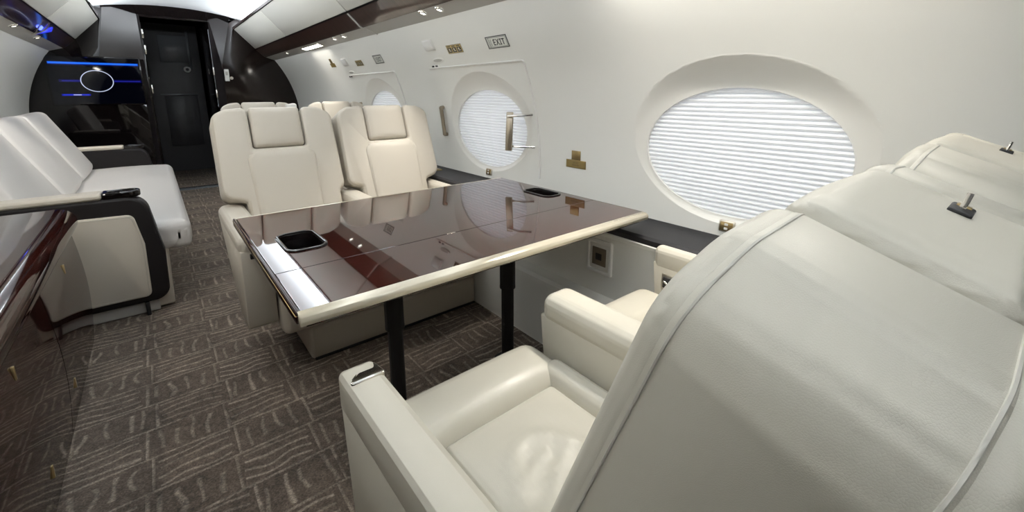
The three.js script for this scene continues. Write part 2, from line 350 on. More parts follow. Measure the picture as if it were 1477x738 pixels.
// ------------------------------------------------------------------ lamps under the rails
const psuAt = (f) => [railBot[0] + (psuOut[0] - railBot[0]) * f, railBot[1] + (psuOut[1] - railBot[1]) * f];
const psuTilt = Math.atan2(psuOut[1] - railBot[1], psuOut[0] - railBot[0]);
function readingLamp(s, z, f, label) {
  const [x, y] = psuAt(f), t = thing('reading_lamp', label, 'lamp', [s * x, y, z], 'reading lamps under the bins');
  t.rotation.z = s * psuTilt;
  const ring = new THREE.LatheGeometry([[0.011, -0.002], [0.016, -0.007], [0.023, -0.005], [0.025, 0.001]].map(([a, b]) => new THREE.Vector2(a, b)), 24);
  mesh('bezel', bare(ring), M.chrome, t);
  mesh('lens', at(cyl(0.0125, 0.0125, 0.004, 20), 0, -0.003, 0), M.lampGlow, t);
  const l = new THREE.SpotLight(WASH_COL, 1.15, 4, 0.55, 0.7, 2); l.position.set(0, -0.012, 0); l.target.position.set(s * 0.1, -1, 0); l.castShadow = true; l.shadow.radius = 0.5; t.add(l, l.target);
  l.name = 'lamp_light'; l.target.name = 'lamp_target';
}
function washLamp(s, z, label, len = 0.20) {
  const [x, y] = psuAt(0.42), t = thing('wash_lamp', label, 'lamp', [s * x, y, z], 'wash lamps under the bins'); t.rotation.z = s * psuTilt;
  mesh('bezel', box(-0.028, 0.028, -0.004, 0.002, -len / 2 - 0.012, len / 2 + 0.012, 0.003), M.satin, t);
  mesh('diffuser', box(-0.02, 0.02, -0.006, -0.003, -len / 2, len / 2, 0.001), M.lampGlow, t);
  const l = new THREE.RectAreaLight(WASH_COL, WASH, len, 0.04); l.position.set(0, -0.008, 0); l.up.set(1, 0, 0); l.lookAt(0, -1, 0); l.name = 'wash_light'; l.castShadow = true; t.add(l);
}
readingLamp(1, -0.82, 0.22, 'small round reading lamp above the near aisle seat');
readingLamp(1, -0.62, 0.30, 'small round reading lamp above the near window seat');
readingLamp(1, -2.115, 0.22, 'small round reading lamp above the exit hatch, of the pair the one nearer the bulkhead');
readingLamp(1, -1.964, 0.30, 'small round reading lamp above the exit hatch, of the pair the one nearer the table');
readingLamp(1, -3.318, 0.25, 'small round reading lamp above the third window');
readingLamp(1, -3.517, 0.25, 'small round reading lamp beside the lit wash lamp');
readingLamp(1, -5.03, 0.3, 'small round reading lamp nearest the dark bulkhead, window side');
washLamp(1, -4.2, 'bright rectangular wash lamp under the far bins, window side', 0.5);
washLamp(1, -0.55, 'rectangular wash lamp above the near window', 0.9);
for (const [z, w] of [[-3.45, 'nearest the sofa arm'], [-4.1, 'above the middle of the sofa'], [-4.85, 'above the far sofa cushion']]) readingLamp(-1, z, 0.2, 'small round reading lamp on the sofa side ' + w);
washLamp(-1, -1.75, 'rectangular wash lamp above the glossy cabinet', 0.9);

// ------------------------------------------------------------------ front bulkhead, doorway and the dark vestibule behind it
{
  const b = structGroup('wall_front'); b.userData.label = 'glossy black bulkhead with a tall doorway';
  const zf = Z1, circ = (t0, t1, n = 24, r = R + 0.1) => Array.from({ length: n + 1 }, (_, i) => { const t = (t0 + (t1 - t0) * i / n) * D; return [r * Math.cos(t), YC + r * Math.sin(t)]; });
  // side panels: outer edge follows the hull, inner edge is the fold towards the doorway
  const lp = slab(new THREE.Shape([[-0.31, 0], [-0.31, 1.40], [-0.60, 1.40], [-0.52, 1.86], ...circ(118, 221).map(([x, y]) => [x, Math.max(y, 0)])].map(([x, y]) => new THREE.Vector2(x, y))), 0.05, 0.002);
  mesh('side_panel', at(lp, 0, 0, zf - 0.025), M.black, b);
  const rp = slab(new THREE.Shape([...circ(-41, 62).map(([x, y]) => [x, Math.max(y, 0)]), [0.515, 1.82], [0.40, 1.36], [0.40, 0]].map(([x, y]) => new THREE.Vector2(x, y))), 0.05, 0.002);
  mesh('side_panel', at(rp, 0, 0, zf - 0.025), M.brownPanel, b);
  // folded panels that turn into the doorway
  const quad = (A, B, C2, D2) => grid(1, 1, (u, v) => V(...A).lerp(V(...B), u).lerp(V(...D2).lerp(V(...C2), u), v));
  const lf = join([quad([-0.31, 0, zf], [-0.27, 0, zf - 0.12], [-0.27, 1.40, zf - 0.12], [-0.31, 1.40, zf]), quad([-0.60, 1.40, zf], [-0.27, 1.40, zf - 0.12], [-0.27, 1.93, zf - 0.12], [-0.52, 1.87, zf]), quad([-0.60, 1.40, zf], [-0.31, 1.40, zf], [-0.27, 1.40, zf - 0.12], [-0.28, 1.40, zf - 0.12])]);
  mesh('folded_panel', lf, M.satinBlack, b, 0.2);
  const rf = join([quad([0.40, 0, zf], [0.335, 0, zf - 0.12], [0.335, 1.36, zf - 0.12], [0.40, 1.36, zf]), quad([0.40, 1.36, zf], [0.335, 1.36, zf - 0.12], [0.335, 1.92, zf - 0.12], [0.515, 1.82, zf])]);
  mesh('folded_panel', rf, M.satinBlack, b, 0.2);
  // arched head over the doorway
  mesh('door_head', grid(24, 1, (u, v) => { const x = -0.53 + 1.06 * u, a = x / 0.7; return V(x, v ? 1.935 - 0.085 * a * a + 0.003 : 1.84 - 0.02 * a * a, v ? zf + 0.002 : zf - 0.14); }), M.black, b);
  mesh('door_head_back', box(-0.5, 0.6, 1.83, 2.08, zf - 0.16, zf - 0.13, 0.002), M.black, b);
  // vestibule
  for (const x of [-0.27, 0.355]) mesh('vestibule_side', box(x - 0.02, x + 0.02, 0, 2.05, zf - 1.62, zf - 0.12, 0.003), M.black, b);
  mesh('vestibule_end', box(-0.3, 0.4, 0, 2.05, zf - 1.66, zf - 1.62, 0.003), M.black, b);
  mesh('vestibule_roof', box(-0.3, 0.4, 1.98, 2.05, zf - 1.66, zf - 0.14, 0.003), M.black, b);
  mesh('vestibule_floor', box(-0.3, 0.4, -0.01, 0.003, zf - 1.62, zf - 0.15, 0.002), M.carpet, b);
  mesh('threshold', box(-0.27, 0.36, 0, 0.008, zf - 0.15, zf + 0.01, 0.003), M.greyPanel, b);
  for (const [x, y] of [[-0.245, 1.66], [-0.243, 1.50], [-0.243, 1.1], [0.327, 1.30], [0.327, 1.05]]) mesh('hinge', box(x - 0.008, x + 0.008, y - 0.045, y + 0.045, zf - 0.135, zf - 0.105, 0.004), M.chrome, b);
  mesh('edge_strip', box(0.322, 0.33, 0.9, 1.75, zf - 0.125, zf - 0.115, 0.002), M.greyPanel, b);
}
{ // grey cabinet at the end of the vestibule
  const z = Z1 - 1.6, t = thing('galley_cabinet', 'dark grey cabinet deep inside the black doorway', 'cabinet', [0, 0, z]);
  mesh('body', box(-0.24, 0.33, 0, 1.94, -0.02, 0.05, 0.006), M.cabinetGrey, t);
  mesh('upper_door', box(-0.10, 0.23, 1.46, 1.80, 0.05, 0.065, 0.004), M.greyPanel, t);
  mesh('lower_door', box(-0.12, 0.24, 0.35, 1.02, 0.05, 0.062, 0.004), M.cabinetGrey, t);
  mesh('rail', box(-0.16, 0.25, 1.03, 1.05, 0.05, 0.075, 0.003), M.greyPanel, t);
  mesh('side_post', box(0.20, 0.23, 1.38, 1.86, 0.066, 0.08, 0.004), M.greyPanel, t);
  const r = bare(new THREE.TorusGeometry(0.03, 0.011, 10, 24)); mesh('ring_latch', at(r, 0.17, 1.37, 0.085), M.whitePlastic, t);
}
{ // wall switch and lamp on the bulkhead
  const t = thing('wall_handset', 'small white handset plate on the dark bulkhead beside the doorway', 'handset', [0.432, 1.255, Z1]);
  mesh('plate', box(-0.022, 0.022, -0.065, 0.065, 0, 0.022, 0.006), M.whitePlastic, t); mesh('key', box(-0.012, 0.012, 0.0, 0.04, 0.022, 0.025, 0.002), M.psu, t);
  const d = thing('door_bolt', 'tiny chrome bolt on the dark bulkhead next to the white handset', 'bolt', [0.475, 1.225, Z1]);
  const k = cyl(0.011, 0.014, 0.014, 16); k.rotateX(Math.PI / 2); mesh('knob', at(k, 0, 0, 0.007), M.chrome, d); mesh('collar', at((() => { const q = cyl(0.017, 0.017, 0.004, 16); q.rotateX(Math.PI / 2); return q; })(), 0, 0, 0.002), M.satin, d);
}
{ // television on the left of the bulkhead
  const t = thing('television', 'black wall television with blue bars and a white ring on screen', 'television', [-0.645, 1.175, Z1]);
  const w = 0.66, h = 0.44;
  mesh('frame', box(-w / 2 - 0.012, w / 2 + 0.012, -h / 2 - 0.012, h / 2 + 0.012, 0, 0.014, 0.004), M.black, t);
  const scr = canvasMat(660, 440, (x) => {
    x.fillStyle = '#020309'; x.fillRect(0, 0, 660, 440);
    x.fillStyle = '#0a4ad0'; x.fillRect(8, 46, 642, 22); x.fillStyle = '#2a7cff'; x.fillRect(12, 51, 634, 11);
    x.fillStyle = '#070a38'; x.fillRect(8, 68, 642, 10);
    for (const [a, b] of [[60, 215], [430, 655]]) { x.fillStyle = '#0a0c4a'; x.fillRect(a, 208, b - a, 26); x.fillStyle = '#23269a'; x.fillRect(a + 20, 218, b - a - 30, 7); }
    x.fillStyle = '#0a1190'; x.fillRect(60, 344, 200, 18); x.fillStyle = '#2a3ee0'; x.fillRect(70, 349, 180, 7); x.fillStyle = '#dfe6ff'; x.fillRect(140, 350, 56, 6);
    x.fillStyle = '#04050c'; x.beginPath(); x.ellipse(325, 222, 116, 100, 0, 0, 7); x.fill();
    x.strokeStyle = '#c9d3ee'; x.lineWidth = 7; x.beginPath(); x.ellipse(325, 222, 116, 100, 0, 0, 7); x.stroke();
  });
  const m = new THREE.MeshPhysicalMaterial({ color: 0x000000, roughness: 0.035, ior: 1.45, emissive: 0xffffff, emissiveMap: scr.t, emissiveIntensity: 0.95 });
  printPlane('screen', w, h, m, t, 0, 0, 0.0148).userData.label = 'dark screen with a bright blue bar, streaks and a white oval ring';
  const l = new THREE.RectAreaLight(new THREE.Color().setRGB(0.1, 0.25, 1), 0.25, 0.64, 0.03); l.position.set(0, 0.165, 0.017); l.lookAt(-0.645, 1.34, 5); l.name = 'screen_light'; t.add(l);
}
{ // blue indicator on the left rail
  const t = thing('indicator_light', 'small blue glowing indicator under the sofa side bins', 'light', [-0.80, 1.505, -4.72]);
  t.rotation.z = 0.55;
  mesh('cover', (() => { const s = new THREE.Shape(); s.moveTo(-0.06, -0.03); s.lineTo(0.05, -0.01); s.lineTo(0.02, 0.05); s.closePath(); const g = slab(s, 0.012, 0.003); g.rotateX(-Math.PI / 2); g.scale(1, 1, 2.2); return at(g, 0, -0.004, 0); })(), M.blueGlow, t);
  mesh('bracket', tube([[-0.075, -0.006, 0.09], [-0.02, -0.016, 0.12], [0.03, -0.012, 0.16], [0.06, -0.004, 0.24]], 0.004, 20, 6), M.satin, t);
  const l = new THREE.PointLight(new THREE.Color().setRGB(0.1, 0.15, 1), 0.008, 1); l.position.set(0, -0.03, 0); l.name = 'indicator_glow'; t.add(l);
}

// ------------------------------------------------------------------ lower right wall: ledge, dado, duct
{
  const t = thing('side_ledge', 'dark slate leather ledge along the wall under the windows', 'ledge');
  mesh('padded_top', along([[0.958, 0.556], [0.957, 0.574], [0.966, 0.583], [1.06, 0.584], [1.125, 0.583], [1.143, 0.590], [1.137, 0.55], [1.0, 0.545]], Z1, Z0, 1, true), M.slateLeather, t, 0.5);
  for (const z of [-0.42, -1.48, -2.5, -3.6]) mesh('joint', box(0.960, 1.146, 0.5825, 0.5865, z - 0.0025, z + 0.0025, 0.001), M.dark, t);
  mesh('latch', box(1.03, 1.09, 0.583, 0.590, -2.42, -2.36, 0.002), M.gold, t);
  const d = structGroup('wall_right_lower'); d.userData.label = 'cream lower wall panel and rounded duct below the ledge';
  mesh('dado_panel', along([[0.965, 0.29], [0.965, 0.536], [0.957, 0.540], [0.955, 0.552], [0.962, 0.558], [1.0, 0.558], [1.0, 0.29]], Z1, Z0, 1, true), M.wall, d, 0.4);
  mesh('duct', along([[0.89, 0.0], [0.89, 0.27], [0.896, 0.288], [0.91, 0.298], [0.97, 0.302], [1.0, 0.302], [1.0, 0]], Z1, Z0, 1, true), M.wall, d, 0.5);
  mesh('lower_skin', grid(2, 16, (u, v) => onWall(Z1 + (Z0 - Z1) * u, -42 + 34 * v, 0.01)), M.wall, d);
}
{ // outlet box on the dado
  const t = thing('power_outlet', 'framed brown power outlet on the cream wall below the ledge', 'outlet', [0.965, 0.452, -0.988]);
  t.rotation.y = -Math.PI / 2;
  const fr = roundShape([[-0.06, -0.068, 0.01], [0.06, -0.068, 0.01], [0.06, 0.068, 0.01], [-0.06, 0.068, 0.01]]); fr.holes.push(roundShape([[-0.045, -0.052, 0.006], [0.045, -0.052, 0.006], [0.045, 0.052, 0.006], [-0.045, 0.052, 0.006]], THREE.Path));
  mesh('frame', slab(fr, 0.02, 0.005), M.whitePlastic, t);
  mesh('plate', box(-0.045, 0.045, -0.052, 0.052, -0.004, 0.004, 0.002), M.wall, t);
  mesh('socket_plate', box(-0.032, 0.032, -0.034, 0.036, 0.003, 0.008, 0.002), M.socketBrown, t);
  mesh('socket', box(-0.014, 0.014, -0.012, 0.014, 0.007, 0.011, 0.003), M.dark, t);
  const k = thing('coat_hook', 'small brass hook on the cream lower wall under the table', 'hook', [0.965, 0.50, -1.27]);
  k.rotation.y = -Math.PI / 2;
  mesh('stem', box(-0.006, 0.006, -0.03, 0.03, 0, 0.008, 0.003), M.gold, k); mesh('hook', tube([[0, -0.02, 0.006], [0, -0.032, 0.014], [0, -0.03, 0.026], [0, -0.018, 0.03]], 0.004, 16, 8), M.gold, k);
}

// ------------------------------------------------------------------ things on the right wall
function wallThing(name, label, category, z, th, dr = 0, group, side = 1) {
  const t = thing(name, label, category, [0, 0, 0], group), p = onWall(z, th, -dr, side), c = Math.cos(th * D), s = Math.sin(th * D);
  t.matrix.makeBasis(V(0, 0, 1), V(-s, c, 0), V(-c, -s, 0)).setPosition(p); t.matrix.decompose(t.position, t.quaternion, t.scale);
  return t;
}
const exitPrint = canvasMat(360, 200, (x) => {
  x.fillStyle = '#3b3d3c'; x.fillRect(0, 0, 360, 200); x.fillStyle = '#d9dad2'; x.fillRect(16, 16, 328, 168);
  x.strokeStyle = '#3b3d3c'; x.lineWidth = 5; x.strokeRect(26, 26, 308, 148);
  x.fillStyle = '#2a2c2c'; x.font = 'bold 128px sans-serif'; x.textAlign = 'center'; x.textBaseline = 'middle'; x.save(); x.translate(208, 104); x.scale(0.74, 1.08); x.fillText('EXIT', 0, 0); x.restore();
  x.save(); x.translate(62, 100); x.rotate(-Math.PI / 2); x.font = 'bold 25px sans-serif'; x.fillText('EMERGENCY', 0, -12); x.fillText('EXIT PULL', 0, 16); x.restore();
});
const iconPrint = canvasMat(320, 128, (x) => {
  x.fillStyle = '#4a4436'; x.fillRect(0, 0, 320, 128); x.fillStyle = '#b9a56a'; x.fillRect(6, 6, 308, 116);
  for (let k = 0; k < 3; k++) { x.fillStyle = ['#2b2925', '#33302a', '#24221f'][k]; x.fillRect(14 + k * 100, 40, 84, 74); x.fillStyle = '#d8d2bd'; x.beginPath(); x.arc(50 + k * 100, 66, 14, 0, 7); x.fill(); x.fillRect(38 + k * 100, 84, 44, 10); x.fillStyle = '#3a362c'; x.fillRect(18 + k * 100, 16, 72, 14); }
});
const goldPrint = canvasMat(256, 64, (x) => { x.fillStyle = '#7d6a3c'; x.fillRect(0, 0, 256, 64); x.fillStyle = '#4d3f20'; x.font = 'bold 17px sans-serif'; x.textAlign = 'center'; x.fillText('LIFE VEST', 128, 27); x.fillText('UNDER SEAT', 128, 48); });
[[-1.70, 27.6, 0.165, 0.062, 'white EXIT sign above the window beside the table', exitPrint.m], [-3.10, 27.6, 0.15, 0.066, 'white EXIT sign above the window beyond the far seats', exitPrint.m], [-2.08, 27.4, 0.15, 0.05, 'gold pictogram placard beside the EXIT sign by the table', iconPrint.m], [-3.48, 27.2, 0.14, 0.048, 'gold pictogram placard beside the EXIT sign beyond the far seats', iconPrint.m]].forEach(([z, th, w, h, label, m]) => {
  const t = wallThing('wall_sign', label, 'sign', z, th, 0, 'signs above the windows'); mesh('plate', box(-w / 2, w / 2, -h / 2, h / 2, -0.002, 0.003, 0.001), M.whitePlastic, t); printPlane('print', w - 0.002, h - 0.002, m, t, 0, 0, 0.0036);
});
[[-1.30, 0.2, 'brass T shaped placard on the white wall beside the table'], [-4.10, 28.6, 'brass T shaped placard high on the wall near the bulkhead']].forEach(([z, th, label], i) => {
  const t = wallThing('brass_placard', label, 'placard', z, th, 0, 'brass placards');
  mesh('upper_plate', box(-0.026, 0.026, 0.002, 0.044, -0.001, 0.003, 0.001), M.brass, t); mesh('lower_plate', box(-0.058, 0.058, -0.034, 0.002, -0.001, 0.003, 0.001), M.brass, t);
  printPlane('print', 0.112, 0.032, goldPrint.m, t, 0, -0.016, 0.0036);
});
[[-2.33, 29.4, 'table'], [-3.78, 28.4, 'far seats']].forEach(([z, th, w]) => {
  const t = wallThing('oxygen_cover', `raised white square cover high on the wall by the ${w}`, 'cover', z, th, 0, 'white covers'); mesh('cover', box(-0.05, 0.05, -0.03, 0.03, -0.002, 0.012, 0.009, { k: 3, m: 2 }), M.whitePlastic, t); mesh('lip', box(-0.055, 0.055, -0.034, 0.034, -0.002, 0.003, 0.002), M.surround, t);
  const q = wallThing('wall_handle_recess', `oval grey pull recess over the hatch by the ${w}`, 'handle', z + 0.03, th - 4.6, 0, 'pull recesses');
  const ov = new THREE.Shape(); ov.absellipse(0, 0, 0.062, 0.014, 0, 2 * Math.PI); mesh('dish', slab(ov, 0.008, 0.003), M.surround, q); const o2 = new THREE.Shape(); o2.absellipse(0, 0, 0.048, 0.009, 0, 2 * Math.PI); mesh('pad', at(slab(o2, 0.004, 0.001), 0, 0, 0.004), M.psu, q);
  const u = wallThing('jack_strip', `tiny pair of black jacks at the hatch corner by the ${w}`, 'jack', z - 0.03, th - 6.3, 0, 'jack strips'); mesh('plate', box(-0.04, 0.04, -0.009, 0.009, -0.001, 0.002, 0.001), M.whitePlastic, u); for (const x of [-0.022, 0.018]) mesh('jack', box(x - 0.013, x + 0.013, -0.006, 0.006, 0.001, 0.004, 0.002), M.dark, u);
});
WIN.forEach((zc, i) => { if (i > 1) return;
  const t = wallThing('shade_switch', ['brass rocker switch under the near window', 'brass rocker switch under the window in the exit hatch'][i], 'switch', [-0.613, -1.945][i], -6.7, 0, 'shade switches');
  mesh('bezel', box(-0.026, 0.026, -0.020, 0.020, -0.004, 0.006, 0.006, { k: 3, m: 1 }), M.satin, t); mesh('plate', box(-0.021, 0.021, -0.015, 0.015, 0.005, 0.0075, 0.002), M.brass, t);
  for (const y of [-0.007, 0.007]) mesh('button', box(-0.006, 0.006, y - 0.004, y + 0.004, 0.007, 0.0105, 0.002), M.whitePlastic, t);
});
// exit hatches: raised outline and grab handles
[[WIN[1], 'beside the table'], [WIN[2], 'beyond the far seats']].forEach(([zc, w], i) => {
  const t = thing('exit_hatch', `emergency exit hatch outline with two grab handles ${w}`, 'hatch', [0, 0, 0], 'exit hatches');
  const line = (pts, r, m, n) => mesh(n, tube(pts.map(([z, th]) => onWall(z, th, -0.003)), r, 160, 6), m, t);
  const za = zc - 0.46, zb = zc + 0.395;
  const path = [[za - 0.02, 22.6]]; for (let k = 1; k <= 10; k++) path.push([za + (zb - za) * k / 10 - (k === 10 ? 0.012 : 0), 22.7]);
  path.push([zb, 22.2]); for (let k = 1; k <= 8; k++) path.push([zb + 0.03 * k / 8, 22 - 30 * k / 8 * 0.92]);
  line(path, 0.0052, M.whitePlastic, 'outline');
  // left handle: slim bar on two feet
  const zl = zc - 0.45;
  mesh('handle', join([tube([onWall(zl, 10.8, -0.020), onWall(zl, 6.4, -0.021), onWall(zl + 0.005, 2.0, -0.020)], 0.012, 20, 8), tube([onWall(zl, 10.6, 0.004), onWall(zl, 10.6, -0.022)], 0.011, 6, 8), tube([onWall(zl + 0.005, 2.2, 0.004), onWall(zl + 0.005, 2.2, -0.022)], 0.011, 6, 8)]), M.bronze, t);
  // right handle: a flat bar on two brackets standing off the wall
  const zr = zc + 0.31, bar = rbox(0.035, 0.19, 0.016, 0.005, { k: 2, m: 1 });
  const hb = mesh('handle', bar, M.bronze, t); const p = onWall(zr - 0.03, 6.0, -0.075); hb.position.copy(p); hb.rotation.set(0, -Math.PI / 2 + 0.5, 0); hb.rotateX(-0.1);
  for (const th of [10.0, 2.1]) { mesh('bracket', tube([onWall(zr - 0.03, th, -0.075), onWall(zr + 0.03, th, -0.05), onWall(zr + 0.07, th - 0.2, 0.0)], 0.006, 14, 8), M.chrome, t); }
});

// ------------------------------------------------------------------ table
{
  const X0 = -0.118, X1 = 0.985, ZN = -0.815, ZF = -1.618, ZS = -1.045, Y = 0.66, cx = (X0 + X1) / 2, cz = (ZN + ZF) / 2;
  const t = thing('dining_table', 'glossy dark mahogany table between the facing seats', 'table', [cx, 0, cz]);
  const hole = (x, z, w, d, r) => roundShape([[x - w / 2, z - d / 2, r], [x - w / 2, z + d / 2, r], [x + w / 2, z + d / 2, r], [x + w / 2, z - d / 2, r]], THREE.Path);
  const leaf = (za, zb, holes) => { // shape in (x, -z) laid flat
    const s = roundShape([[X0 + 0.004 - cx, -(za - cz), 0.002], [X1 - 0.004 - cx, -(za - cz), 0.002], [X1 - 0.004 - cx, -(zb - cz), 0.002], [X0 + 0.004 - cx, -(zb - cz), 0.002]]);
    for (const [x, z, w, d, r] of holes) s.holes.push(hole(x - cx, -(z - cz), w, d, r));
    const g = slab(s, 0.022, 0.0012, 2); g.rotateX(-Math.PI / 2); return at(g, 0, Y - 0.011, 0);
  };
  const H1 = [-0.008, -1.252, 0.098, 0.168, 0.03], H2 = [0.915, -1.262, 0.085, 0.155, 0.03];
  mesh('leaf', leaf(ZN - 0.012, ZS + 0.0012, []), M.woodTop, t, 0.3);
  mesh('leaf', leaf(ZS - 0.0012, ZF + 0.002, [H1, H2]), M.woodTop, t, 0.3);
  // cream bullnose on the near edge and a slim one at the wall end
  const nose = [[0, -0.004], [0.012, -0.005], [0.021, -0.010], [0.024, -0.018], [0.021, -0.027], [0.012, -0.032], [0, -0.032]].map(([a, b]) => new THREE.Vector2(a, b));
  const ng = slab(new THREE.Shape(nose), X1 - X0 + 0.004, 0.001, 1); ng.rotateY(-Math.PI / 2); mesh('near_edge', at(ng, 0, Y + 0.004, ZN - 0.014 - cz), M.creamTrim, t, 0.9);
  mesh('far_edge', box(X0 - cx, X1 - cx, Y - 0.026, Y - 0.0005, ZF - 0.012 - cz, ZF + 0.0015 - cz, 0.004), M.creamTrim, t);
  for (const [x, n] of [[X0, 'aisle_edge'], [X1, 'wall_edge']]) {
    mesh(n, box(x - cx - 0.005, x - cx + 0.005, Y - 0.027, Y - 0.001, ZF - 0.01 - cz, ZN - 0.014 - cz, 0.003), M.wood, t);
    mesh(n + '_inlay', box(x - cx - 0.0062, x - cx + 0.0062, Y - 0.011, Y - 0.009, ZF - 0.01 - cz, ZN - 0.014 - cz, 0.0008), M.brass, t);
  }
  { const g = leaf(ZN - 0.016, ZF + 0.002, [H1, H2].map(([x, z, w, d, r]) => [x, z, w + 0.006, d + 0.006, r])); g.translate(0, -Y, 0); g.scale(0.985, 0.7, 1); mesh('underside', at(g, 0, Y - 0.0225, 0), M.wood, t, 0.3); }
  mesh('hinge', box(0.335 - cx, 0.362 - cx, Y - 0.001, Y + 0.0008, ZS - 0.004 - cz, ZS + 0.004 - cz, 0.0004), M.chrome, t);
  for (const [x, z, w, d, r] of [H1, H2]) {
    const rim = roundShape([[-w / 2 - 0.005, -d / 2 - 0.005, r + 0.005], [w / 2 + 0.005, -d / 2 - 0.005, r + 0.005], [w / 2 + 0.005, d / 2 + 0.005, r + 0.005], [-w / 2 - 0.005, d / 2 + 0.005, r + 0.005]]);
    rim.holes.push(roundShape([[-w / 2 + 0.004, -d / 2 + 0.004, r - 0.003], [w / 2 - 0.004, -d / 2 + 0.004, r - 0.003], [w / 2 - 0.004, d / 2 - 0.004, r - 0.003], [-w / 2 + 0.004, d / 2 - 0.004, r - 0.003]], THREE.Path));
    const g = slab(rim, 0.006, 0.002); g.rotateX(-Math.PI / 2);
    const c = mesh('cup_holder', at(g, x - cx, Y + 0.0012, z - cz), M.black, t);
    const wallS = roundShape([[-w / 2, -d / 2, r], [w / 2, -d / 2, r], [w / 2, d / 2, r], [-w / 2, d / 2, r]]); wallS.holes.push(roundShape([[-w / 2 + 0.004, -d / 2 + 0.004, r - 0.003], [w / 2 - 0.004, -d / 2 + 0.004, r - 0.003], [w / 2 - 0.004, d / 2 - 0.004, r - 0.003], [-w / 2 + 0.004, d / 2 - 0.004, r - 0.003]], THREE.Path));
    const wl = slab(wallS, 0.05, 0.001); wl.rotateX(-Math.PI / 2); mesh('well', at(wl, x - cx, Y - 0.026, z - cz), M.black, c);
    mesh('floor', box(x - cx - w / 2 + 0.003, x - cx + w / 2 - 0.003, Y - 0.054, Y - 0.048, z - cz - d / 2 + 0.003, z - cz + d / 2 - 0.003, 0.002), M.dark, c);
  }
  for (const x of [0.232, 0.697]) {
    const g = join([at(cyl(0.030, 0.030, 0.30, 28), 0, 0.475, 0), at(cyl(0.0305, 0.0305, 0.01, 28), 0, 0.328, 0), at(cyl(0.024, 0.024, 0.33, 28), 0, 0.165, 0), at(cyl(0.055, 0.06, 0.012, 28), 0, 0.006, 0), at(cyl(0.06, 0.06, 0.012, 28), 0, 0.618, 0)]);
    mesh('leg', at(g, x - cx, 0, 0), M.blackMetal, t, 0.6);
  }
}

